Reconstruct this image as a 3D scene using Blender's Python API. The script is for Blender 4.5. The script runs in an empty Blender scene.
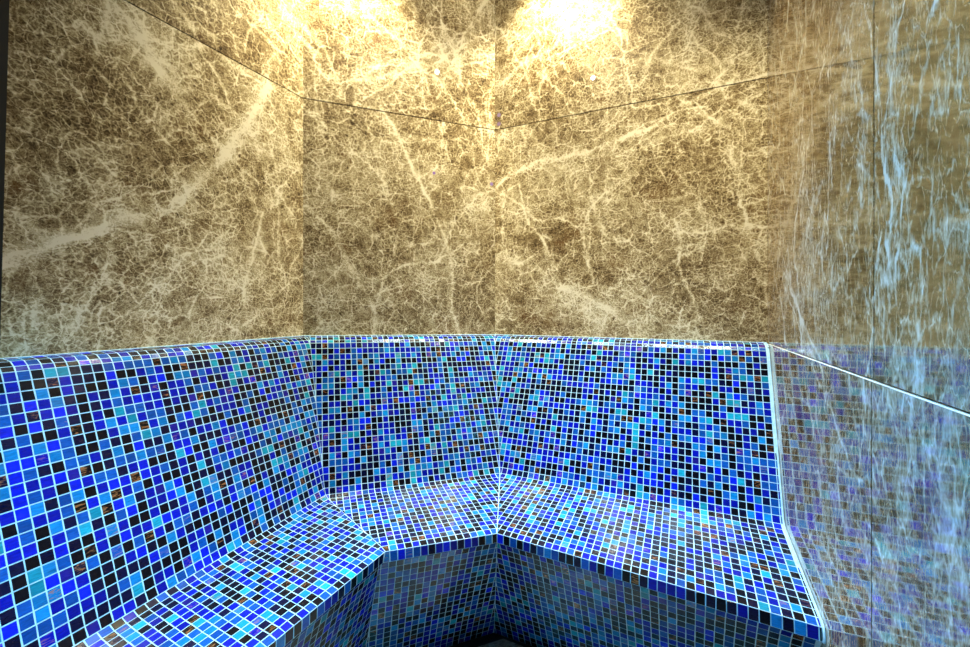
import bpy, math, random
import numpy as np
from mathutils import Vector, noise

random.seed(7)
rng = np.random.default_rng(7)
col = bpy.context.scene.collection

# ------------------------------------------------------------------ frame of reference
# plan is surveyed in units of U metres around the camera's foot; x right, y ahead
U = 1.2
HC = 0.93 * U                      # lens height above the floor
F = 425.0
CEIL = HC + 1.34 * U

AB = (-.5872, 1.3712)              # plan corners of the marble shell
BC = (.0381, 1.619)
CD = (.8244, 1.2514)
TH = math.atan2(198, 425)
UD = (math.sin(TH), math.cos(TH))  # direction in which the side walls run away from the lens
A0 = (AB[0] - UD[0] * 2.05, AB[1] - UD[1] * 2.05)
D1 = (CD[0] - UD[0] * 2.0, CD[1] - UD[1] * 2.0)


def sub(a, b): return (a[0] - b[0], a[1] - b[1])
def add(a, b, k=1.0): return (a[0] + b[0] * k, a[1] + b[1] * k)
def dot(a, b): return a[0] * b[0] + a[1] * b[1]
def unit(a):
    l = math.hypot(*a)
    return (a[0] / l, a[1] / l)


dA, dB, dC = UD, unit(sub(BC, AB)), unit(sub(CD, BC))
nA, nB, nC = [(d[1], -d[0]) for d in (dA, dB, dC)]
nD = (-dA[1], dA[0])


def W(p, h):                       # plan units + height relative to the lens -> metres
    return Vector((p[0] * U, p[1] * U, HC + h * U))


# ------------------------------------------------------------------ object helpers
def link(name, me, mats, parent=None):
    o = bpy.data.objects.new(name, me)
    col.objects.link(o)
    for m in (mats if isinstance(mats, (list, tuple)) else [mats]):
        me.materials.append(m)
    if parent is not None:
        o.parent = parent
    return o


def mesh(name, verts, faces, smooth=False):
    me = bpy.data.meshes.new(name)
    me.from_pydata([tuple(v) for v in verts], [], faces)
    if smooth:
        for p in me.polygons: p.use_smooth = True
    me.update()
    return me


def empty(name, loc, label, cat, group=None):
    o = bpy.data.objects.new(name, None)
    o.empty_display_size = .1
    o.location = loc
    col.objects.link(o)
    o['label'] = label
    o['category'] = cat
    if group: o['group'] = group
    return o


def structure(o):
    o['kind'] = 'structure'
    return o


# ------------------------------------------------------------------ materials
def new_mat(name):
    m = bpy.data.materials.new(name)
    m.use_nodes = True
    nt = m.node_tree
    for n in list(nt.nodes): nt.nodes.remove(n)
    out = nt.nodes.new('ShaderNodeOutputMaterial')
    b = nt.nodes.new('ShaderNodeBsdfPrincipled')
    nt.links.new(b.outputs[0], out.inputs[0])
    return m, nt, b


class G:
    """small node-graph writer"""
    def __init__(s, nt): s.nt = nt
    def _in(s, sock, v):
        if hasattr(v, 'is_linked') or isinstance(v, bpy.types.NodeSocket): s.nt.links.new(v, sock)
        else: sock.default_value = v
    def math(s, op, a, b=None, c=None, clamp=False):
        n = s.nt.nodes.new('ShaderNodeMath'); n.operation = op; n.use_clamp = clamp
        for i, v in enumerate((a, b, c)):
            if v is not None: s._in(n.inputs[i], v)
        return n.outputs[0]
    def vmath(s, op, a, b=None, scale=None):
        n = s.nt.nodes.new('ShaderNodeVectorMath'); n.operation = op
        s._in(n.inputs[0], a)
        if b is not None: s._in(n.inputs[1], b)
        if scale is not None: s._in(n.inputs['Scale'], scale)
        return n.outputs[0]
    def noise(s, vec, scale, detail=4., rough=.55, color=False, dist=0.):
        n = s.nt.nodes.new('ShaderNodeTexNoise'); n.noise_dimensions = '3D'
        s._in(n.inputs['Vector'], vec); n.inputs['Scale'].default_value = scale
        n.inputs['Detail'].default_value = detail; n.inputs['Roughness'].default_value = rough
        n.inputs['Distortion'].default_value = dist
        return n.outputs[1 if color else 0]
    def edge(s, vec, scale):
        n = s.nt.nodes.new('ShaderNodeTexVoronoi'); n.voronoi_dimensions = '2D'; n.feature = 'DISTANCE_TO_EDGE'
        s._in(n.inputs['Vector'], vec); n.inputs['Scale'].default_value = scale
        return n.outputs['Distance']
    def map(s, v, a, b, c=0., d=1., mode='SMOOTHSTEP'):
        n = s.nt.nodes.new('ShaderNodeMapRange'); n.interpolation_type = mode
        for i, x in enumerate((v, a, b, c, d)): s._in(n.inputs[i], x)
        return n.outputs[0]
    def ramp(s, v, stops):
        n = s.nt.nodes.new('ShaderNodeValToRGB'); e = n.color_ramp.elements
        while len(e) < len(stops): e.new(.5)
        for i, (p, c) in enumerate(stops):
            e[i].position = p; e[i].color = (*c, 1)
        s._in(n.inputs[0], v)
        return n.outputs[0]
    def mix(s, f, a, b):
        n = s.nt.nodes.new('ShaderNodeMix'); n.data_type = 'RGBA'
        s._in(n.inputs[0], f); s._in(n.inputs[6], a); s._in(n.inputs[7], b)
        return n.outputs[2]
    def attr(s, name):
        n = s.nt.nodes.new('ShaderNodeAttribute'); n.attribute_name = name
        return n
    def uv(s, name):
        n = s.nt.nodes.new('ShaderNodeUVMap'); n.uv_map = name
        return n.outputs[0]


def srgb(r, g, b):
    f = lambda c: ((c / 255) / 12.92) if c / 255 <= .04045 else (((c / 255) + .055) / 1.055) ** 2.4
    return (f(r), f(g), f(b))


def marble(name, rough=.12, spec=.5, coat=.0, stops=None, fine=1.0, warp=.03, ior=1.5, draw=1.):
    m, nt, b = new_mat(name)
    g = G(nt)
    uv = g.vmath('MULTIPLY', g.uv('slab'), (1., draw, 1.))   # bedding drawn out along the height
    w1 = g.vmath('SUBTRACT', g.noise(uv, 7, 4, .6, True), (.5, .5, .5))
    p1 = g.vmath('ADD', uv, g.vmath('SCALE', w1, scale=warp * 2.2))
    w2 = g.vmath('SUBTRACT', g.noise(uv, 45, 3, .6, True), (.5, .5, .5))
    p2 = g.vmath('ADD', p1, g.vmath('SCALE', w2, scale=.016))
    p3 = g.vmath('ADD', uv, g.vmath('SCALE', w2, scale=.020))
    # healed crackle in several sizes, each breaking up along its length
    wl = g.noise(uv, 9, 3, .6)
    l0 = g.map(g.edge(p1, 5.), .0, g.map(g.noise(uv, 11, 3), .44, .66, .002, .035), 1, 0)
    l1 = g.map(g.edge(p2, 16.), .0, g.map(g.noise(uv, 19, 4), .40, .66, .01, .11), 1, 0)
    l2 = g.map(g.edge(p2, 58.), .0, g.map(wl, .36, .64, .02, .24), 1, 0)
    l3 = g.map(g.edge(p3, 135.), .0, g.map(g.noise(uv, 30, 3), .38, .62, .10, .45), 1, 0)
    big = g.noise(uv, 3.2, 4, .6)
    mid = g.noise(uv, 26, 6, .72)
    grain = g.noise(p3, 165, 5, .75)
    fleck = g.map(g.noise(p3, 78, 4, .65), .30, .46, 1, 0)
    v = g.math('MULTIPLY_ADD', g.math('SUBTRACT', mid, .5), 1.0, .42)
    v = g.math('MULTIPLY_ADD', g.math('SUBTRACT', big, .5), .85, v)
    v = g.math('MULTIPLY_ADD', g.math('SUBTRACT', grain, .5), 1.15 * fine, v)
    v = g.math('MULTIPLY_ADD', fleck, -.20 * fine, v)
    v = g.math('MULTIPLY_ADD', l0, .20, v)
    v = g.math('MULTIPLY_ADD', l1, .26 * fine, v)
    v = g.math('MULTIPLY_ADD', l2, .24 * fine, v)
    v = g.math('MULTIPLY_ADD', l3, .13 * fine, v)
    vein = g.attr('vein').outputs['Fac']
    brk = g.math('MULTIPLY_ADD', g.noise(p3, 70, 5, .72), 1.7, .12)
    v = g.math('ADD', v, g.math('MULTIPLY', vein, brk))
    c = g.ramp(v, stops or [(.06, srgb(38, 28, 17)), (.28, srgb(92, 73, 47)), (.48, srgb(146, 126, 92)),
                            (.70, srgb(204, 189, 152)), (.94, srgb(240, 231, 208))])
    rust = g.map(g.noise(g.vmath('ADD', uv, (3.3, 1.7, 0)), 6, 5, .65), .5, .72, 0, .55)
    c = g.mix(g.math('MULTIPLY', rust, g.map(v, .2, .6, 1, .1)), c, (*srgb(128, 86, 44), 1))
    nt.links.new(c, b.inputs['Base Color'])
    b.inputs['Roughness'].default_value = rough
    b.inputs['Specular IOR Level'].default_value = spec
    b.inputs['Coat Weight'].default_value = coat
    b.inputs['IOR'].default_value = ior
    b.inputs['Coat Roughness'].default_value = .03
    return m


def tile_material():
    m, nt, b = new_mat('glass mosaic tile')
    g = G(nt)
    at = g.attr('tile')
    uv = g.uv('sheet')
    sx = nt.nodes.new('ShaderNodeVectorMath'); sx.operation = 'MULTIPLY'
    nt.links.new(uv, sx.inputs[0])
    # each tile runs its streaks at its own offset
    off = g.math('MULTIPLY', g.attr('lot').outputs['Fac'], 37.0)
    cmb = nt.nodes.new('ShaderNodeCombineXYZ'); nt.links.new(off, cmb.inputs[2]); nt.links.new(off, cmb.inputs[1])
    sx.inputs[1].default_value = (55, 260, 1)
    vec = g.vmath('ADD', sx.outputs[0], cmb.outputs[0])
    st = g.noise(vec, 1., 3, .6, False, .8)
    tone = g.map(st, .25, .75, .62, 1.42, 'LINEAR')
    base = g.vmath('SCALE', at.outputs['Color'], scale=tone)
    gold = g.attr('streak').outputs['Fac']
    thr = g.math('MULTIPLY', g.map(st, .52, .64, 0, 1), gold)
    c = g.mix(thr, base, (*srgb(196, 130, 84), 1))
    nt.links.new(c, b.inputs['Base Color'])
    nt.links.new(g.math('MULTIPLY', thr, .7), b.inputs['Metallic'])
    b.inputs['Roughness'].default_value = .17
    b.inputs['Specular IOR Level'].default_value = .28
    b.inputs['IOR'].default_value = 1.5
    bump = nt.nodes.new('ShaderNodeBump'); bump.inputs['Strength'].default_value = .25
    bump.inputs['Distance'].default_value = .0006
    nt.links.new(st, bump.inputs['Height']); nt.links.new(bump.outputs[0], b.inputs['Normal'])
    return m


def grout_material():
    m, nt, b = new_mat('pale blue grout')
    g = G(nt)
    tc = nt.nodes.new('ShaderNodeTexCoord').outputs['Object']
    n = g.noise(tc, 60, 4, .6)
    c = g.ramp(n, [(.3, srgb(142, 184, 214)), (.7, srgb(172, 208, 232))])
    nt.links.new(c, b.inputs['Base Color'])
    b.inputs['Roughness'].default_value = .7
    return m


def plain(name, rgb, rough=.5, metal=0., nscale=30., amt=.12):
    m, nt, b = new_mat(name)
    g = G(nt)
    tc = nt.nodes.new('ShaderNodeTexCoord').outputs['Object']
    n = g.noise(tc, nscale, 4, .6)
    lo = tuple(x * (1 - amt) for x in rgb); hi = tuple(min(1, x * (1 + amt)) for x in rgb)
    nt.links.new(g.ramp(n, [(.3, lo), (.7, hi)]), b.inputs['Base Color'])
    b.inputs['Roughness'].default_value = rough
    b.inputs['Metallic'].default_value = metal
    return m


def glow(name, rgb, strength):
    m, nt, b = new_mat(name)
    b.inputs['Base Color'].default_value = (*(x * .25 for x in rgb), 1)
    b.inputs['Specular IOR Level'].default_value = .2
    b.inputs['Emission Color'].default_value = (*rgb, 1)
    b.inputs['Emission Strength'].default_value = strength
    return m


M_WALL = marble('brown marble', .36, .18, .0)
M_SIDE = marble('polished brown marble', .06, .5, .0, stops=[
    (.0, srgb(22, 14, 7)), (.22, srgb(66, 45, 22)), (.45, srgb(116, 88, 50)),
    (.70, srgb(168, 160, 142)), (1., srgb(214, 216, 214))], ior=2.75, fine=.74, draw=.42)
M_FLOOR = marble('pale floor marble', .25, .5, 0, stops=[
    (.0, srgb(92, 84, 70)), (.3, srgb(134, 127, 112)), (.6, srgb(164, 158, 144)), (1., srgb(196, 192, 180))])
M_TILE = tile_material()
M_GROUT = grout_material()
M_LIT_EDGE = plain('lit edge white', srgb(225, 228, 230), .5)
M_DARK = plain('dark joint mortar', srgb(52, 44, 34), .8)
M_JAMB = plain('black painted metal', srgb(4, 4, 12), .6)
M_CEIL = plain('dark ceiling paint', srgb(40, 42, 58), .7)
M_STEEL = plain('brushed steel', srgb(190, 190, 188), .3, 1.)
M_FLOOR_SHADE = plain('shade-dark floor', srgb(40, 36, 32), .5)

# ------------------------------------------------------------------ marble walls
def px_on_wall(P, d, px, py):
    """where the sight line through a photo pixel meets a wall: (run along it, height) in plan units"""
    q = (px - 485) / F
    s = (q * P[1] - P[0]) / (d[0] - q * d[1])
    Z = P[1] + s * d[1]
    return s, -(py - 307) / F * Z


class Veins:
    """pale healed fractures of one wall: polylines in wall metres with width and strength"""
    def __init__(s, P, d): s.P, s.d, s.l = P, d, []
    def add(s, pts, width, amp):
        q = [px_on_wall(s.P, s.d, *p) for p in pts]
        s.l.append((np.array(q) * U, width, amp))
    def hairlines(s, count, seed, s0, s1, h0, h1, dirs):
        rr = random.Random(seed)
        for _ in range(count):
            x, z = rr.uniform(s0, s1) * U, rr.uniform(h0, h1) * U
            a = rr.choice(dirs) + rr.gauss(0, .22)
            n = rr.randint(4, 11); pl = [(x, z)]
            for _ in range(n):
                a += rr.gauss(0, .16); st = rr.uniform(.03, .08)
                x += math.cos(a) * st; z += math.sin(a) * st; pl.append((x, z))
            s.l.append((np.array(pl), rr.uniform(.0022, .0042), rr.uniform(.24, .55)))
            if rr.random() < .25:                        # a paler halo of crushed stone round the fracture
                s.l.append((np.array(pl), rr.uniform(.015, .04), rr.uniform(.04, .10)))
    def field(s, pts):
        if not s.l: return np.zeros(len(pts))
        hid = getattr(s, 'hid', None)
        if hid is not None:                              # the foot of the wall stands behind the bench
            full = np.zeros(len(pts)); m = pts[:, 1] > hid
            if m.any(): full[m] = s._field(pts[m])
            return full
        return s._field(pts)
    def _field(s, pts):
        out = np.zeros(len(pts))
        wob = np.array([[noise.noise((x * 9, y * 9, 1.3)) * .022 + noise.noise((x * 34, y * 34, 5.)) * .009,
                         noise.noise((x * 9, y * 9, 7.7)) * .022 + noise.noise((x * 34, y * 34, 2.)) * .009] for x, y in pts])
        fade = np.array([.72 + .75 * noise.noise((x * 14, y * 14, 3.1)) for x, y in pts]).clip(.1, 1.3)
        q = pts + wob
        for pl, w, a in s.l:
            near = np.nonzero(((q > pl.min(0) - 4 * w) & (q < pl.max(0) + 4 * w)).all(1))[0]
            if not len(near): continue
            qq = q[near]; dm = np.full(len(near), 9.)
            for a0, b0 in zip(pl[:-1], pl[1:]):
                e = b0 - a0; L = e @ e + 1e-12
                t = ((qq - a0) @ e / L).clip(0, 1)
                dm = np.minimum(dm, np.linalg.norm(qq - a0 - t[:, None] * e, axis=1))
            out[near] += a * np.exp(-(dm / w) ** 1.4) * fade[near]
        return out


def slab_wall(name, P, d, n, slabs, veins, mat, thick=.03, gap=.0038, step=.0044, shear=0.):
    """a wall of marble slabs with open joints over dark mortar.  slabs: (s0, s1, h0, h1, proud, seed) in plan units"""
    V, Fc, uv, ve, mi = [], [], [], [], []
    P3 = Vector((P[0] * U, P[1] * U, 0)); d3 = Vector((d[0], d[1], 0)); n3 = Vector((n[0], n[1], 0)); up = Vector((0, 0, 1))
    for (s0, s1, z0, z1, proud, seed) in slabs:
        e0_, e1_ = min(q[0] for q in slabs), max(q[1] for q in slabs)
        s0m, s1m = s0 * U + (gap / 2 if s0 > e0_ else 0), s1 * U - (gap / 2 if s1 < e1_ else 0)
        z0m, z1m = z0 * U + gap / 2, z1 * U - gap / 2
        ns, nz = max(2, int((s1m - s0m) / step)), max(2, int((z1m - z0m) / step))
        S = np.linspace(s0m, s1m, ns + 1); Z = np.linspace(z0m, z1m, nz + 1)
        pts = np.array([(x, z) for z in Z for x in S])
        f = veins.field(pts)
        b0 = len(V)
        for (x, z), k in zip(pts, f):
            V.append(P3 + d3 * x + n3 * proud + up * (HC + z))
            uv.append((x + seed * 3.7, z + seed * 5.3)); ve.append(k)
        for j in range(nz):
            for i in range(ns):
                a = b0 + j * (ns + 1) + i
                Fc.append((a, a + 1, a + ns + 2, a + ns + 1)); mi.append(0)
        # returns at the slab's edges
        for (xa, za, xb, zb) in ((s0m, z0m, s1m, z0m), (s1m, z0m, s1m, z1m), (s1m, z1m, s0m, z1m), (s0m, z1m, s0m, z0m)):
            c0 = len(V)
            for (x, z, off) in ((xa, za, proud), (xb, zb, proud), (xb, zb, -thick), (xa, za, -thick)):
                V.append(P3 + d3 * x + n3 * off + up * (HC + z)); uv.append((x + seed * 3.7, z + seed * 5.3)); ve.append(0.)
            Fc.append((c0, c0 + 3, c0 + 2, c0 + 1)); mi.append(0)
    # mortar bed behind the joints
    a, b = min(s[0] for s in slabs) * U, max(s[1] for s in slabs) * U
    lo, hi = min(s[2] for s in slabs) * U, max(s[3] for s in slabs) * U
    for off in (-.007, -.12):
        c0 = len(V)
        for (x, z) in ((a, lo), (b, lo), (b, hi), (a, hi)):
            V.append(P3 + d3 * x + n3 * off + up * (HC + z)); uv.append((0, 0)); ve.append(0.)
        Fc.append((c0, c0 + 1, c0 + 2, c0 + 3)); mi.append(1)
    for v in V: v.z += shear * (v - P3).dot(d3)          # a wall laid slightly out of level
    me = mesh(name, V, Fc)
    me.polygons.foreach_set('material_index', mi)
    l = me.uv_layers.new(name='slab')
    idx = np.empty(len(me.loops), int); me.loops.foreach_get('vertex_index', idx)
    l.data.foreach_set('uv', np.array(uv)[idx].ravel())
    at = me.attributes.new('vein', 'FLOAT', 'POINT'); at.data.foreach_set('value', np.array(ve))
    return structure(link(name, me, [mat, M_DARK]))


FL = -.93; CE = 1.34
J = 209 / F * AB[1]                                     # height of the upper joint

vA = Veins(AB, dA)
vA.add([(-30, 285), (0, 264), (60, 240), (110, 224), (165, 206), (205, 182), (225, 160), (240, 132), (252, 112), (266, 86)], .013, .48)
vA.add([(-20, 300), (20, 262), (70, 236), (120, 222)], .010, .26)
vA.add([(190, 180), (222, 165), (246, 118), (258, 96), (270, 60)], .03, .16)
vA.add([(130, 10), (165, 52), (210, 92), (250, 120)], .007, .22)
vA.add([(75, 0), (120, 40), (165, 75)], .006, .30)
vA.add([(110, 0), (140, 38), (180, 80)], .006, .25)
vA.add([(60, 350), (90, 300), (112, 262), (120, 225)], .006, .25)
vA.add([(15, 350), (45, 300), (30, 270)], .006, .2)
vA.add([(150, 345), (168, 290), (180, 235), (182, 200)], .006, .22)
vA.add([(245, 120), (262, 170), (285, 205), (303, 240)], .008, .28)
vA.add([(235, 150), (250, 200), (268, 250)], .006, .22)
vA.add([(90, 150), (135, 200), (150, 240)], .005, .2)
vA.add([(20, 120), (70, 150), (130, 140), (170, 112)], .006, .18)
vA.add([(0, 205), (40, 232), (64, 240)], .007, .25)
vA.add([(240, 330), (250, 280), (262, 240), (268, 200)], .045, .13)
vA.add([(180, 340), (240, 320), (300, 310)], .035, .15)
vA.add([(215, 0), (240, 50), (255, 100)], .02, .14)

vB = Veins(AB, dB)
vB.add([(380, 110), (395, 128), (408, 158), (420, 182), (433, 205), (442, 236), (450, 275), (457, 335)], .008, .5)
vB.add([(372, 112), (398, 136), (412, 165)], .022, .2)
vB.add([(366, 118), (378, 160), (392, 205)], .006, .3)
vB.add([(303, 205), (326, 225), (345, 255), (362, 290), (372, 312), (378, 335)], .008, .38)
vB.add([(372, 312), (380, 285), (392, 262), (396, 240)], .008, .3)
vB.add([(303, 60), (340, 80), (376, 78), (420, 64), (450, 30)], .010, .25)
vB.add([(395, 108), (405, 72), (420, 55)], .008, .25)
vB.add([(303, 270), (318, 290), (322, 330)], .007, .25)
vB.add([(440, 0), (446, 40), (432, 80)], .010, .22)
vB.add([(310, 130), (330, 190), (360, 230), (410, 245)], .03, .13)

vC = Veins(BC, dC)
vC.add([(495, 186), (530, 166), (566, 156), (610, 144), (650, 128), (684, 104), (735, 84), (768, 74)], .007, .5)
vC.add([(495, 84), (520, 68), (556, 44), (575, 10)], .010, .4)
vC.add([(676, 96), (705, 112), (730, 140), (740, 172), (746, 212), (752, 240)], .006, .42)
vC.add([(690, 108), (730, 128), (766, 152)], .005, .3)
vC.add([(716, 86), (745, 106), (768, 118)], .006, .3)
vC.add([(688, 10), (668, 36), (650, 62), (640, 92)], .006, .35)
vC.add([(582, 150), (592, 190), (600, 236), (602, 260)], .005, .28)
vC.add([(560, 160), (575, 200), (582, 240)], .005, .22)
vC.add([(640, 130), (672, 165), (700, 200), (712, 236)], .005, .25)
vC.add([(500, 205), (540, 225), (556, 262)], .006, .24)
vC.add([(495, 258), (530, 266), (575, 290), (610, 312), (640, 330)], .014, .26)
vC.add([(515, 272), (560, 296), (600, 322)], .05, .15)
vC.add([(530, 90), (520, 120), (540, 150)], .007, .2)
vC.add([(620, 60), (680, 58), (740, 64)], .006, .18)
vC.add([(600, 200), (650, 205), (700, 192)], .005, .18)

vD = Veins(CD, dA)
for q, w, a in (([(826, -5), (838, 30), (850, 80), (858, 130), (856, 190), (848, 250)], .018, .42),
                ([(885, -5), (892, 40), (896, 100), (892, 180), (884, 250), (886, 300)], .018, .42),
                ([(925, -5), (905, 40), (893, 75)], .020, .42),
                ([(840, 60), (856, 140), (862, 220)], .03, .28),
                ([(872, 310), (890, 272), (912, 244), (936, 232), (975, 236)], .012, .5),
                ([(880, 120), (905, 116), (935, 128), (975, 150)], .008, .4),
                ([(940, -5), (945, 60), (955, 130), (975, 165)], .010, .3),
                ([(775, 310), (800, 240), (820, 180), (838, 120)], .020, .28),
                ([(776, 300), (782, 316)], .02, .3), ([(795, -5), (800, 40), (792, 90)], .02, .3),
                ([(815, -5), (818, 50)], .03, .3), ([(780, 330), (800, 300), (830, 312), (862, 300)], .02, .2),
                ([(900, 380), (930, 460), (960, 560)], .03, .3), ([(880, 340), (905, 420), (900, 520), (880, 640)], .02, .25),
                ([(830, 400), (836, 480), (846, 560)], .03, .25), ([(940, 420), (950, 500), (930, 620)], .02, .25),
                ([(975, 300), (950, 350), (935, 420)], .012, .3)):
    vD.add(q, w * .7, a * .52)

vA.hid = vB.hid = vC.hid = -.18
vA.hairlines(46, 11, -.7, 0, -.1, 1., (.9, 1.9, .5, 2.6))
vB.hairlines(46, 12, 0, .67, -.1, 1.1, (1.9, 2.2, .3, 1.2))
vC.hairlines(60, 13, 0, .87, -.1, 1.1, (.5, 2.1, 1.8, 2.6))
vD.hairlines(60, 14, -1.05, 0, -.5, .9, (1.5, .6, 2.4, 1.2))
LB = len_B = math.hypot(*sub(BC, AB)); LC = math.hypot(*sub(CD, BC))
sJ = px_on_wall(CD, dA, 868, 300)[0]                    # vertical joint of the side wall
hJ = -36 / F * CD[1]                                    # its level joint, at the top of the bench back
slab_wall('wall_left', AB, dA, nA, [(-2.05, -.70, FL, J, 0, 2), (-.70, .0, FL, J, 0, 1), (-2.05, -.60, J, CE, 0, 4), (-.60, .0, J, CE, 0, 3)], vA, M_WALL)
slab_wall('wall_corner', AB, dB, nB, [(0, LB, FL, J, 0, 5), (0, LB, J, CE, 0, 6)], vB, M_WALL)
slab_wall('wall_back', BC, dC, nC, [(0, LC + .006, FL, J, 0, 7), (0, LC + .006, J, CE, 0, 8)], vC, M_WALL)


class Flip(Veins):
    """the same veins measured along the reversed run"""
    def __init__(s, v): s.l = [(q * np.array([-1, 1]), w, a) for q, w, a in v.l]


CW = add(CD, nD, -.006)
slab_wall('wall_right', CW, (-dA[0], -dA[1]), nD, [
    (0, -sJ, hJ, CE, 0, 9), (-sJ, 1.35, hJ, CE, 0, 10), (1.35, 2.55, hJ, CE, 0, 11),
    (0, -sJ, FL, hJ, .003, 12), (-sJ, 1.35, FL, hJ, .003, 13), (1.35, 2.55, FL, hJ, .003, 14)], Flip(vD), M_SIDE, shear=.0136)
# white strip painting the lit top edge of the lower slabs, right wall
def lit_edge():
    V = []
    for sx in (.02, 2.5):
        for o, h in ((-.006, -.0018), (.0032, -.0018), (.0032, -.0010), (-.006, -.0010)):
            V.append(W(add(CW, dA, -sx), hJ + .0136 * sx) + Vector((nD[0], nD[1], 0)) * o + Vector((0, 0, h)))
    me = mesh('lit_edge_strip', V, [(0, 1, 2, 3), (7, 6, 5, 4), (0, 4, 5, 1), (1, 5, 6, 2), (2, 6, 7, 3), (3, 7, 4, 0)])
    structure(link('lit_edge_strip', me, M_LIT_EDGE))


lit_edge()
# wall with the way in, behind the lens
FA, FD = add(AB, dA, -2.05), add(CD, dA, -2.05 - dot(sub(CD, AB), dA))
dF = unit(sub(FA, FD)); LF = math.hypot(*sub(FA, FD))
slab_wall('wall_front', FD, dF, (dF[1], -dF[0]) if dot((dF[1], -dF[0]), UD) > 0 else (-dF[1], dF[0]),
          [(0, LF * .5, FL, J, 0, 15), (LF * .5, LF, FL, J, 0, 16), (0, LF, J, CE, 0, 17)], Veins(FD, dF), M_WALL, step=.03)


def prism(name, plan, z0, z1, mat):
    n = len(plan)
    V = [(p[0] * U, p[1] * U, z0) for p in plan] + [(p[0] * U, p[1] * U, z1) for p in plan]
    Fc = [tuple(range(n - 1, -1, -1)), tuple(range(n, 2 * n))] + [(i, (i + 1) % n, n + (i + 1) % n, n + i) for i in range(n)]
    me = mesh(name, V, Fc)
    return me


room = [add(add(AB, dA, -2.1), nA, -.1), add(AB, nA, -.1), add(BC, nB, -.1), add(CD, nC, -.1), add(CD, nD, -.1), add(add(CD, dA, -2.64), nD, -.1)]
structure(link('ceiling', prism('ceiling', room, CEIL, CEIL + .06, M_CEIL), M_CEIL))

# ------------------------------------------------------------------ mosaic bench
def bp(px, py, h):
    Z = -h * F / (py - 307)
    return ((px - 485) / F * Z, Z)


def mitre(P, n1, n2, d):
    # plan point d off both walls meeting at P
    k = d / (1 + dot(n1, n2))
    return (P[0] + (n1[0] + n2[0]) * k, P[1] + (n1[1] + n2[1]) * k)


def at_offset(d):                                        # AB, BC, CD plan points of a line d off the walls
    q = add(CD, nC, d)
    k = d / dot(nC, (-dA[0], -dA[1]))
    return [mitre(AB, nA, nB, d), mitre(BC, nB, nC, d), add(CD, dA, -k)]


def left_end(ab, a=None):
    """extend the left section past the frame"""
    d = unit(sub(ab, a)) if a is not None else dA
    return add(ab, d, -1.75)


e0 = .003
W0, W0b, W1 = at_offset(e0), at_offset(.040), at_offset(.056)
warp = [.012, .012, .0, .0]


def key(pts, h, k=0., a=None):
    P = [left_end(pts[0], a)] + list(pts)
    return [Vector((p[0], p[1], h + w * k)) for p, w in zip(P, warp)]


L2a = bp(75, 647, -.526); L3a = bp(281, 636, -.552); L4a = bp(286, 646, -.575)
L2 = [bp(325, 496, -.526), bp(500, 474, -.526), add(CD, dA, -.252)]
L3 = [bp(386, 551, -.552), bp(497, 533, -.552), add(CD, dA, -.572)]
L4 = [bp(384, 563, -.575), bp(497, 543, -.575), add(CD, dA, -.578)]
L4b = [add(L4[0], add(nA, nB), -.012), add(L4[1], add(nB, nC), -.012), add(CD, dA, -.556)]
L5 = [mitre(AB, nA, nB, .372), mitre(BC, nB, nC, .372), add(CD, dA, -.372 / -dot(nC, dA) if dot(nC, dA) < 0 else -.372)]
KEYS = [(key(W0, -.105, 1), 0), (key(W0b, -.1085, 1), .012), (key(W1, -.124, 1), .014), (key(L2, -.526, 0, L2a), .018),
        (key(L3, -.552, 0, L3a), .010), (key(L4, -.575, 0, L4a), .006), (key(L4b, -.586, 0, add(L4a, nA, -.0224)), .006), (key(L5, FL, 0), 0)]
# profile polylines, one per plan corner, with the same number of samples; 'zone' marks which key span a sample is in
NC = 4
prof = [[] for _ in range(NC)]
marks = []                                               # (sample index of each key's middle)
for k, (pts, r) in enumerate(KEYS):
    for c in range(NC):
        p = pts[c] if c < 3 else pts[c] + Vector((nD[0], nD[1], 0)) * .0008
        if r == 0:
            prof[c].append(p)
            continue
        sh = Vector((nD[0], nD[1], 0)) * (.0008 if c == 3 else 0)
        a, b = KEYS[k - 1][0][c] + sh, KEYS[k + 1][0][c] + sh
        s = p + (a - p).normalized() * r; e = p + (b - p).normalized() * r
        for t in (0, .25, .5, .75, 1):
            prof[c].append(s * (1 - t) ** 2 + p * 2 * t * (1 - t) + e * t * t)
    n = len(prof[0])
    marks.append(n - 1 if r == 0 else n - 3)


def arc(poly):
    L = [0.]
    for a, b in zip(poly[:-1], poly[1:]): L.append(L[-1] + (b - a).length)
    return L


ref = arc(prof[2])


def at_v(c, v):                                          # point of corner c's profile at reference length v
    v = min(max(v, 0), ref[-1])
    for i in range(len(ref) - 1):
        if v <= ref[i + 1] + 1e-9:
            t = (v - ref[i]) / max(1e-9, ref[i + 1] - ref[i])
            return prof[c][i].lerp(prof[c][i + 1], t)
    return prof[c][-1]


vK = [ref[m] for m in marks]
SEC = [('A', 0, 1, AB, dA), ('B', 1, 2, AB, dB), ('C', 2, 3, BC, dC)]
PITCH_V, PITCH_S = .0187, .0174
GROUT = .0018                                            # plan units


def rows(v0, v1, p=PITCH_V):
    n = max(1, round((v1 - v0) / p))
    return [v0 + (v1 - v0) * i / n for i in range(n + 1)]


ZONES = {'backrest': rows(vK[0], vK[2] - .0)[:-1] + rows(vK[2], vK[3]),
         'seat': rows(vK[3], vK[4]) + rows(vK[4], vK[5] + .004)[1:],
         'riser': rows(vK[5] + .004, vK[7])}

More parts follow.
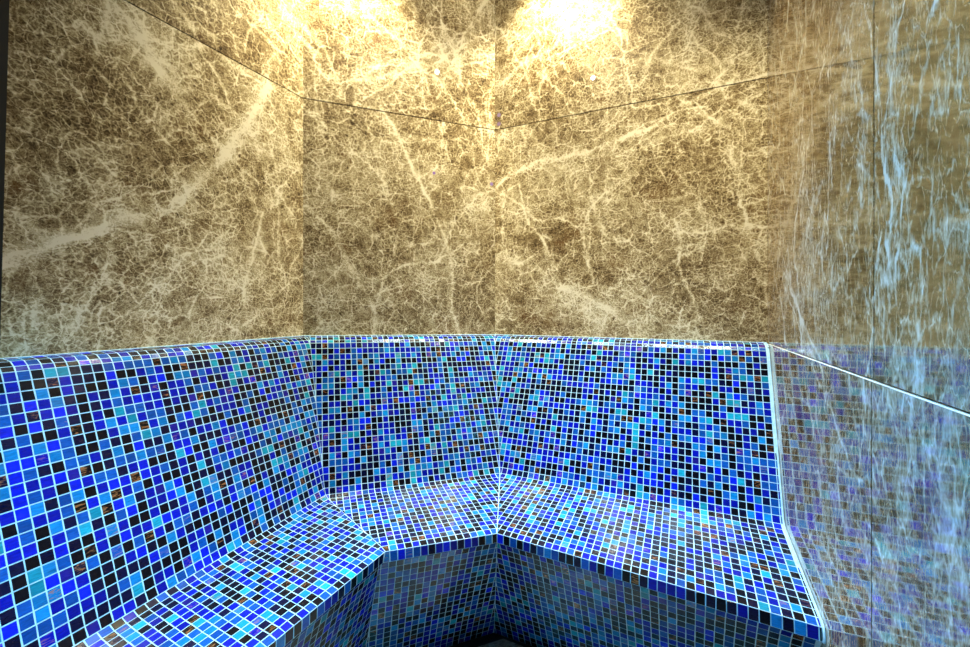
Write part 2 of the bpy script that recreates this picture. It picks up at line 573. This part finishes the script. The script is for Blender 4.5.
PAL = {'deep': srgb(4, 18, 150), 'royal': srgb(5, 28, 205), 'mid': srgb(10, 72, 156), 'azure': srgb(12, 112, 182),
       'teal': srgb(20, 136, 168), 'navy': srgb(4, 9, 46), 'black': srgb(4, 6, 18), 'indigo': srgb(28, 24, 130), 'copper': srgb(18, 14, 14)}
KINDS = ['deep', 'royal', 'mid', 'azure', 'teal', 'navy', 'black', 'indigo', 'copper']
PROB = np.array([.22, .08, .15, .10, .05, .16, .23, .012, .030]); PROB = PROB / PROB.sum()

bench = empty('mosaic_bench', W(mitre(BC, nB, nC, .5), FL), 'built-in corner bench with sloping backrest covered in blue glass mosaic and pale blue grout', 'bench')
base = bench.location.copy()


def section(part, zone, sec):
    nm, ca, cb, O, d = sec
    vs = ZONES[zone]
    V, Fc, mi, colr, lot, stk, uvs = [], [], [], [], [], [], []

    def quad(pts, m, c=(1, 1, 1), l=0., k=0., uvq=((0, 0),) * 4):
        b0 = len(V); V.extend(pts); Fc.append(tuple(range(b0, b0 + 4))); mi.append(m); colr.append(c); lot.append(l); stk.append(k); uvs.extend(uvq)

    lines = [(at_v(ca, v), at_v(cb, v)) for v in vs]
    sl = [(dot(sub(a, O), d), dot(sub(b, O), d)) for a, b in lines]

    def pt(k, s):
        a, b = lines[k]; s0, s1 = sl[k]
        return a.lerp(b, (s - s0) / (s1 - s0))

    def m3(p): return Vector((p.x * U, p.y * U, HC + p.z * U)) - base

    for k in range(len(vs) - 1):                         # grout bed
        a, b = lines[k]; a2, b2 = lines[k + 1]
        n = 12
        for i in range(n):
            quad([m3(a.lerp(b, i / n)), m3(a.lerp(b, (i + 1) / n)), m3(a2.lerp(b2, (i + 1) / n)), m3(a2.lerp(b2, i / n))][::-1], 1)
    smin = min(s[0] for s in sl); smax = max(s[1] for s in sl)
    origin = {'A': smax - .006, 'B': .004, 'C': sl[0][1] - .004}[nm]
    j0, j1 = math.floor((smin - origin) / PITCH_S) - 1, math.ceil((smax - origin) / PITCH_S) + 1
    g = GROUT / 2
    for k in range(len(vs) - 1):
        (l0, r0), (l1, r1) = sl[k], sl[k + 1]
        dv = vs[k + 1] - vs[k]
        tv = min(.3, g / dv)
        for j in range(j0, j1 + 1):
            a, b = origin + j * PITCH_S + g, origin + (j + 1) * PITCH_S - g
            if b < min(l0, l1) or a > max(r0, r1): continue
            top = (max(a, l0 + g), min(b, r0 - g)); bot = (max(a, l1 + g), min(b, r1 - g))
            wt, wb = top[1] - top[0], bot[1] - bot[0]
            if max(wt, wb) < .14 * PITCH_S: continue
            if wt < .001: top = (top[0], top[0] + .001) if top[0] <= r0 - g - .001 else (r0 - g - .001, r0 - g)
            if wb < .001: bot = (bot[0], bot[0] + .001) if bot[0] <= r1 - g - .001 else (r1 - g - .001, r1 - g)
            jit = lambda: random.uniform(-1, 1) * .00035
            p00, p10 = pt(k, top[0] + jit()), pt(k, top[1] + jit()); p01, p11 = pt(k + 1, bot[0] + jit()), pt(k + 1, bot[1] + jit())
            q = [p00.lerp(p01, tv), p10.lerp(p11, tv), p11.lerp(p10, tv), p01.lerp(p00, tv)]
            q = [m3(p) for p in q]
            nn = (q[1] - q[0]).cross(q[3] - q[0])
            if nn.length < 1e-9: continue
            nn = -nn.normalized()
            cen = sum(q, Vector()) / 4
            th = .0005
            tilt = [random.uniform(-1, 1) * .00022 for _ in range(2)]
            tp = []
            for i, p in enumerate(q):
                ins = min(.0004, (cen - p).length * .2)
                hh = th + tilt[0] * (1 if i in (0, 3) else -1) + tilt[1] * (1 if i < 2 else -1)
                tp.append(p + (cen - p).normalized() * ins + nn * hh)
            kind = KINDS[int(rng.choice(len(KINDS), p=PROB))]
            vv = random.uniform(.62, 1.10)
            c = tuple(min(1, x * vv) for x in PAL[kind])
            st = 1.0 if kind == 'copper' else (random.uniform(.3, .8) if random.random() < .05 else 0.)
            lt = random.random()
            uvq = [(top[0] * U, vs[k] * U), (top[1] * U, vs[k] * U), (bot[1] * U, vs[k + 1] * U), (bot[0] * U, vs[k + 1] * U)]
            quad(tp[::-1], 0, c, lt, st, uvq[::-1])
            for i in range(4):
                i2 = (i + 1) % 4
                quad([q[i], tp[i], tp[i2], q[i2]], 0, c, lt, st, [uvq[i], uvq[i], uvq[i2], uvq[i2]])
    me = mesh(part, V, Fc)
    me.polygons.foreach_set('material_index', mi)
    at = me.attributes.new('tile', 'FLOAT_COLOR', 'FACE')
    at.data.foreach_set('color', np.array([(*c, 1.) for c in colr], dtype=np.float32).ravel())
    at = me.attributes.new('lot', 'FLOAT', 'FACE'); at.data.foreach_set('value', np.array(lot, dtype=np.float32))
    at = me.attributes.new('streak', 'FLOAT', 'FACE'); at.data.foreach_set('value', np.array(stk, dtype=np.float32))
    l = me.uv_layers.new(name='sheet'); l.data.foreach_set('uv', np.array(uvs, dtype=np.float32).ravel())
    return link(part, me, [M_TILE, M_GROUT], bench)


for sec in SEC:
    for z in ('backrest', 'seat', 'riser'):
        section(z, z, sec)


def tube(name, pts, r, mat, parent, off=Vector((0, 0, 0)), n=8):
    V, Fc = [], []
    for i, p in enumerate(pts):
        t = (pts[min(i + 1, len(pts) - 1)] - pts[max(i - 1, 0)]).normalized()
        a = t.orthogonal().normalized(); b = t.cross(a)
        if i:                                            # keep the ring from twisting
            a = (pa - t * pa.dot(t)).normalized(); b = t.cross(a)
        pa = a
        for k in range(n):
            w = 2 * math.pi * k / n
            V.append(p + a * (r * math.cos(w)) + b * (r * math.sin(w)) - off)
    for i in range(len(pts) - 1):
        for k in range(n):
            Fc.append((i * n + k, i * n + (k + 1) % n, (i + 1) * n + (k + 1) % n, (i + 1) * n + k))
    return link(name, mesh(name, V, Fc, True), mat, parent)


end = [Vector((p.x * U, p.y * U, HC + p.z * U)) + Vector((nD[0], nD[1], 0)) * -.0024 for p in prof[3]]
tube('sealant_bead', end, .0026, M_GROUT, bench, base)
topl = [Vector((prof[c][0].x * U, prof[c][0].y * U, HC + prof[c][0].z * U)) for c in range(4)]
dense = []
for a, b in zip(topl[:-1], topl[1:]):
    dense += [a.lerp(b, t / 10) for t in range(10)]
dense.append(topl[-1])
tube('sealant_bead', dense, .0020, M_GROUT, bench, base)

# ------------------------------------------------------------------ floor
structure(link('floor', prism('floor', room, -.06, -.004, M_FLOOR_SHADE), M_FLOOR_SHADE))  # dark colour paints the shadow band between riser and pale slab
slab = [add(L5[0], add(nA, nB), .022), add(add(L5[1], add(nB, nC), .009), dC, .028), add(add(CD, dA, -.41), nD, .03), add(add(CD, dA, -2.5), nD, .03),
        add(add(L5[0], dA, -1.5), nA, .04)]
sl_me = prism('trim_1', slab, -.004, .006, M_FLOOR)
l = sl_me.uv_layers.new(name='slab')
for lp in sl_me.loops:
    v = sl_me.vertices[lp.vertex_index].co
    l.data[lp.index].uv = (v.x, v.y)
structure(link('trim_1', sl_me, M_FLOOR))

# dark door jamb where the left wall meets the entrance
q0 = px_on_wall(AB, dA, 5.6, 0); q1 = px_on_wall(AB, dA, -4, 330)
jp = lambda s, h, o: W(add(add(AB, dA, s), nA, o), h)
Vj = []
for o in (0.002, .03):
    Vj += [jp(q1[0] - .004, -.08, o), jp(q1[0] - .10, -.08, o), jp(q0[0] - .10, CE - .01, o), jp(q0[0] + (q0[0] - q1[0]) * .9, CE - .01, o)]
structure(link('trim_2', mesh('trim_2', Vj, [(3, 2, 1, 0), (4, 5, 6, 7), (0, 1, 5, 4), (1, 2, 6, 5), (2, 3, 7, 6), (3, 0, 4, 7)]), M_JAMB))

# ------------------------------------------------------------------ lamps
def disc(r, z0, z1, n=28):
    V = [(r * math.cos(2 * math.pi * i / n), r * math.sin(2 * math.pi * i / n), z) for z in (z0, z1) for i in range(n)]
    return V, [tuple(range(n - 1, -1, -1)), tuple(range(n, 2 * n))] + [(i, (i + 1) % n, n + (i + 1) % n, n + i) for i in range(n)]


def ring(r0, r1, z0, z1, n=28):
    V = [(r * math.cos(2 * math.pi * i / n), r * math.sin(2 * math.pi * i / n), z) for r, z in ((r0, z0), (r1, z0), (r1, z1), (r0, z1)) for i in range(n)]
    Fc = []
    for a, b in ((0, 1), (1, 2), (2, 3), (3, 0)):
        Fc += [(a * n + i, b * n + i, b * n + (i + 1) % n, a * n + (i + 1) % n) for i in range(n)]
    return V, Fc


def downlight(p, rgb, watt, label, angle=150, blend=.8, r=.03, aim=None, group=None):
    o = empty('ceiling_light', Vector((p[0] * U, p[1] * U, CEIL)), label, 'ceiling light', group)
    link('bezel', mesh('bezel', *ring(r, r + .012, -.008, 0)), M_STEEL, o)
    link('lens', mesh('lens', *disc(r, -.003, 0)), glow('lit lens or glint', rgb, 6), o)
    ld = bpy.data.lights.new('ceiling_lamp', 'SPOT')
    ld.energy = watt; ld.color = rgb; ld.spot_size = math.radians(angle); ld.spot_blend = blend; ld.shadow_soft_size = r * .9
    lo = bpy.data.objects.new('ceiling_lamp', ld); col.objects.link(lo)
    lo.location = Vector((p[0] * U, p[1] * U, CEIL - .012 - r * .9))
    if aim is not None:
        lo.rotation_euler = (Vector(aim) - lo.location).to_track_quat('-Z', 'Y').to_euler()
    return o


WARM = (1., .88, .54)
downlight(add(add(AB, dB, .12), nB, .062), WARM, 150, 'warm downlight in the ceiling above the narrow corner wall', 100, 1., group=None)
downlight(add(add(BC, dC, .27), nC, .08), WARM, 105, 'warm downlight in the ceiling above the back wall', 100, 1.)
downlight(add(add(CD, dA, -.42), nD, .075), WARM, 70, 'added warm fill lamp in the ceiling close to the right wall', 92, 1.)  # unseen extra lamp, added to turn the upper right wall golden
wf = mitre(BC, nB, nC, .80)  # broad warm fill added for the walls, no such fixture in view
downlight(wf, (1., .87, .56), 32, 'added wide warm fill lamp in the ceiling facing the wall corner', 120, 1., .04, W(BC, .36))
COOL = (.66, .83, 1.)  # unseen fill lamps, added to make the seats brighter than the backrests
for p_, where in ((add(add(BC, dC, .56), nC, .37), 'over the seat along the back wall'),
                  (add(mitre(AB, nA, nB, .38), dA, -.25), 'over the seat along the left wall'),
                  (mitre(BC, nB, nC, .40), 'over the seat in the wall corner')):
    downlight(p_, COOL, 98, 'added cool white fill lamp in the ceiling ' + where, 43, 1., .05)
cy = add(add(CD, dA, -1.05), nD, .22)  # added cyan spot, kept out of reflections, tinting the left bench
aim = W(add(add(AB, dA, -.85), nA, .42), -.62)
downlight(cy, (.05, .62, 1.), 250, 'added cyan fill lamp in the ceiling beside the right wall', 46, 1., .05, aim)
bl = add(add(AB, dA, -.70), nA, .28)  # added blue spot, unseen, colouring the lower right wall
aim = W(add(CD, dA, -.82), -.66)
downlight(bl, (.06, .54, 1.), 250, 'added blue fill lamp in the ceiling over the left seat', 58, 1., .05, aim)

# glowing door pane behind the lens, added as unseen cyan fill light
nF = UD
dx = add(FD, dF, .06)
def leaf(name, s0, s1, h0, h1, o0, o1, mat, parent=None):
    V = [W(add(add(FD, dF, sx), nF, o), h) for o in (o0, o1) for (sx, h) in ((s0, h0), (s1, h0), (s1, h1), (s0, h1))]
    me = mesh(name, V, [(0, 1, 2, 3), (7, 6, 5, 4), (0, 4, 5, 1), (1, 5, 6, 2), (2, 6, 7, 3), (3, 7, 4, 0)])
    return link(name, me, mat, parent)
dr = structure(leaf('fill_door_1', .08, .78, FL + .005, .82, .004, .02, glow('cyan fill glow', (.12, .62, 1.), .2)))
for sx in (.05, .78): leaf('frame', sx, sx + .03, FL + .005, .85, .004, .035, M_STEEL, dr)
leaf('frame', .05, .81, .82, .85, .004, .035, M_STEEL, dr)

# tiny glowing discs that paint lamp reflections onto the marble
def glint_disc(P, d, n, px, py, rgb, strength, r, label):
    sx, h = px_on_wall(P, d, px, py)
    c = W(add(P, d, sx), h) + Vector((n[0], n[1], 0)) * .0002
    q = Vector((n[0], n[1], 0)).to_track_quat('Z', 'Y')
    for nm, (V, Fc), m in (('lens', disc(r, 0, .0012, 16), glow('lit lens or glint', rgb, strength)),):  # glowing disc painting a lamp reflection, not a real lens
        o = link('glint_disc', mesh(nm, [q @ Vector(v) for v in V], Fc), m)
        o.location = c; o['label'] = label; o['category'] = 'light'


glint_disc(AB, dB, nB, 437, 72, (.85, .92, 1), 8, .0085, 'tiny bright white painted lamp glint in the narrow corner wall, above the level joint')
glint_disc(BC, dC, nC, 593, 78, (1, .93, 1), 8, .0080, 'tiny bright white painted lamp glint in the back wall, above the level joint')
glint_disc(BC, dC, nC, 499, 115, (.42, .30, .42), .55, .0090, 'faint violet painted lamp glint beside the wall corner, upper of the pair above the joint')
glint_disc(BC, dC, nC, 499, 124, (.36, .24, .36), .5, .0090, 'faint violet painted lamp glint just above the joint, lower of the pair at the corner')
glint_disc(AB, dB, nB, 434, 173, (.45, .25, .6), .45, .0065, 'faint violet painted lamp glint in the narrow corner wall, below the level joint')
glint_disc(AB, dB, nB, 491.5, 184, (.45, .3, .62), .5, .0075, 'faint violet painted lamp glint at the wall corner, below the level joint')

# ------------------------------------------------------------------ camera, world, colour
w = bpy.data.worlds.new('World'); bpy.context.scene.world = w
w.use_nodes = True
w.node_tree.nodes['Background'].inputs[0].default_value = (0, 0, 0, 1)
cd = bpy.data.cameras.new('Camera')
cd.sensor_width = 36; cd.sensor_fit = 'HORIZONTAL'
cd.lens = F / 970 * 36
cd.shift_y = -16.5 / 970
cd.clip_start = .01
cam = bpy.data.objects.new('Camera', cd); col.objects.link(cam)
cam.location = (0, 0, HC); cam.rotation_euler = (math.pi / 2, 0, 0)
# turn everything square to the room
from mathutils import Matrix
ROT = Matrix.Rotation(TH, 4, 'Z')
for o in bpy.data.objects:
    if o.type == 'MESH':
        o.data.transform(ROT)
        o.location = ROT @ o.location
    elif o.type == 'EMPTY':
        o.location = ROT @ o.location
    else:
        o.matrix_world = ROT @ Matrix.LocRotScale(o.location, o.rotation_euler, None)
sc = bpy.context.scene
sc.camera = cam
sc.view_settings.view_transform = 'Standard'
sc.view_settings.look = 'None'
sc.view_settings.exposure = .40
sc.view_settings.gamma = 1.
sc.view_settings.use_curve_mapping = False
sc.cycles.max_bounces = 8
sc.cycles.sample_clamp_indirect = 8
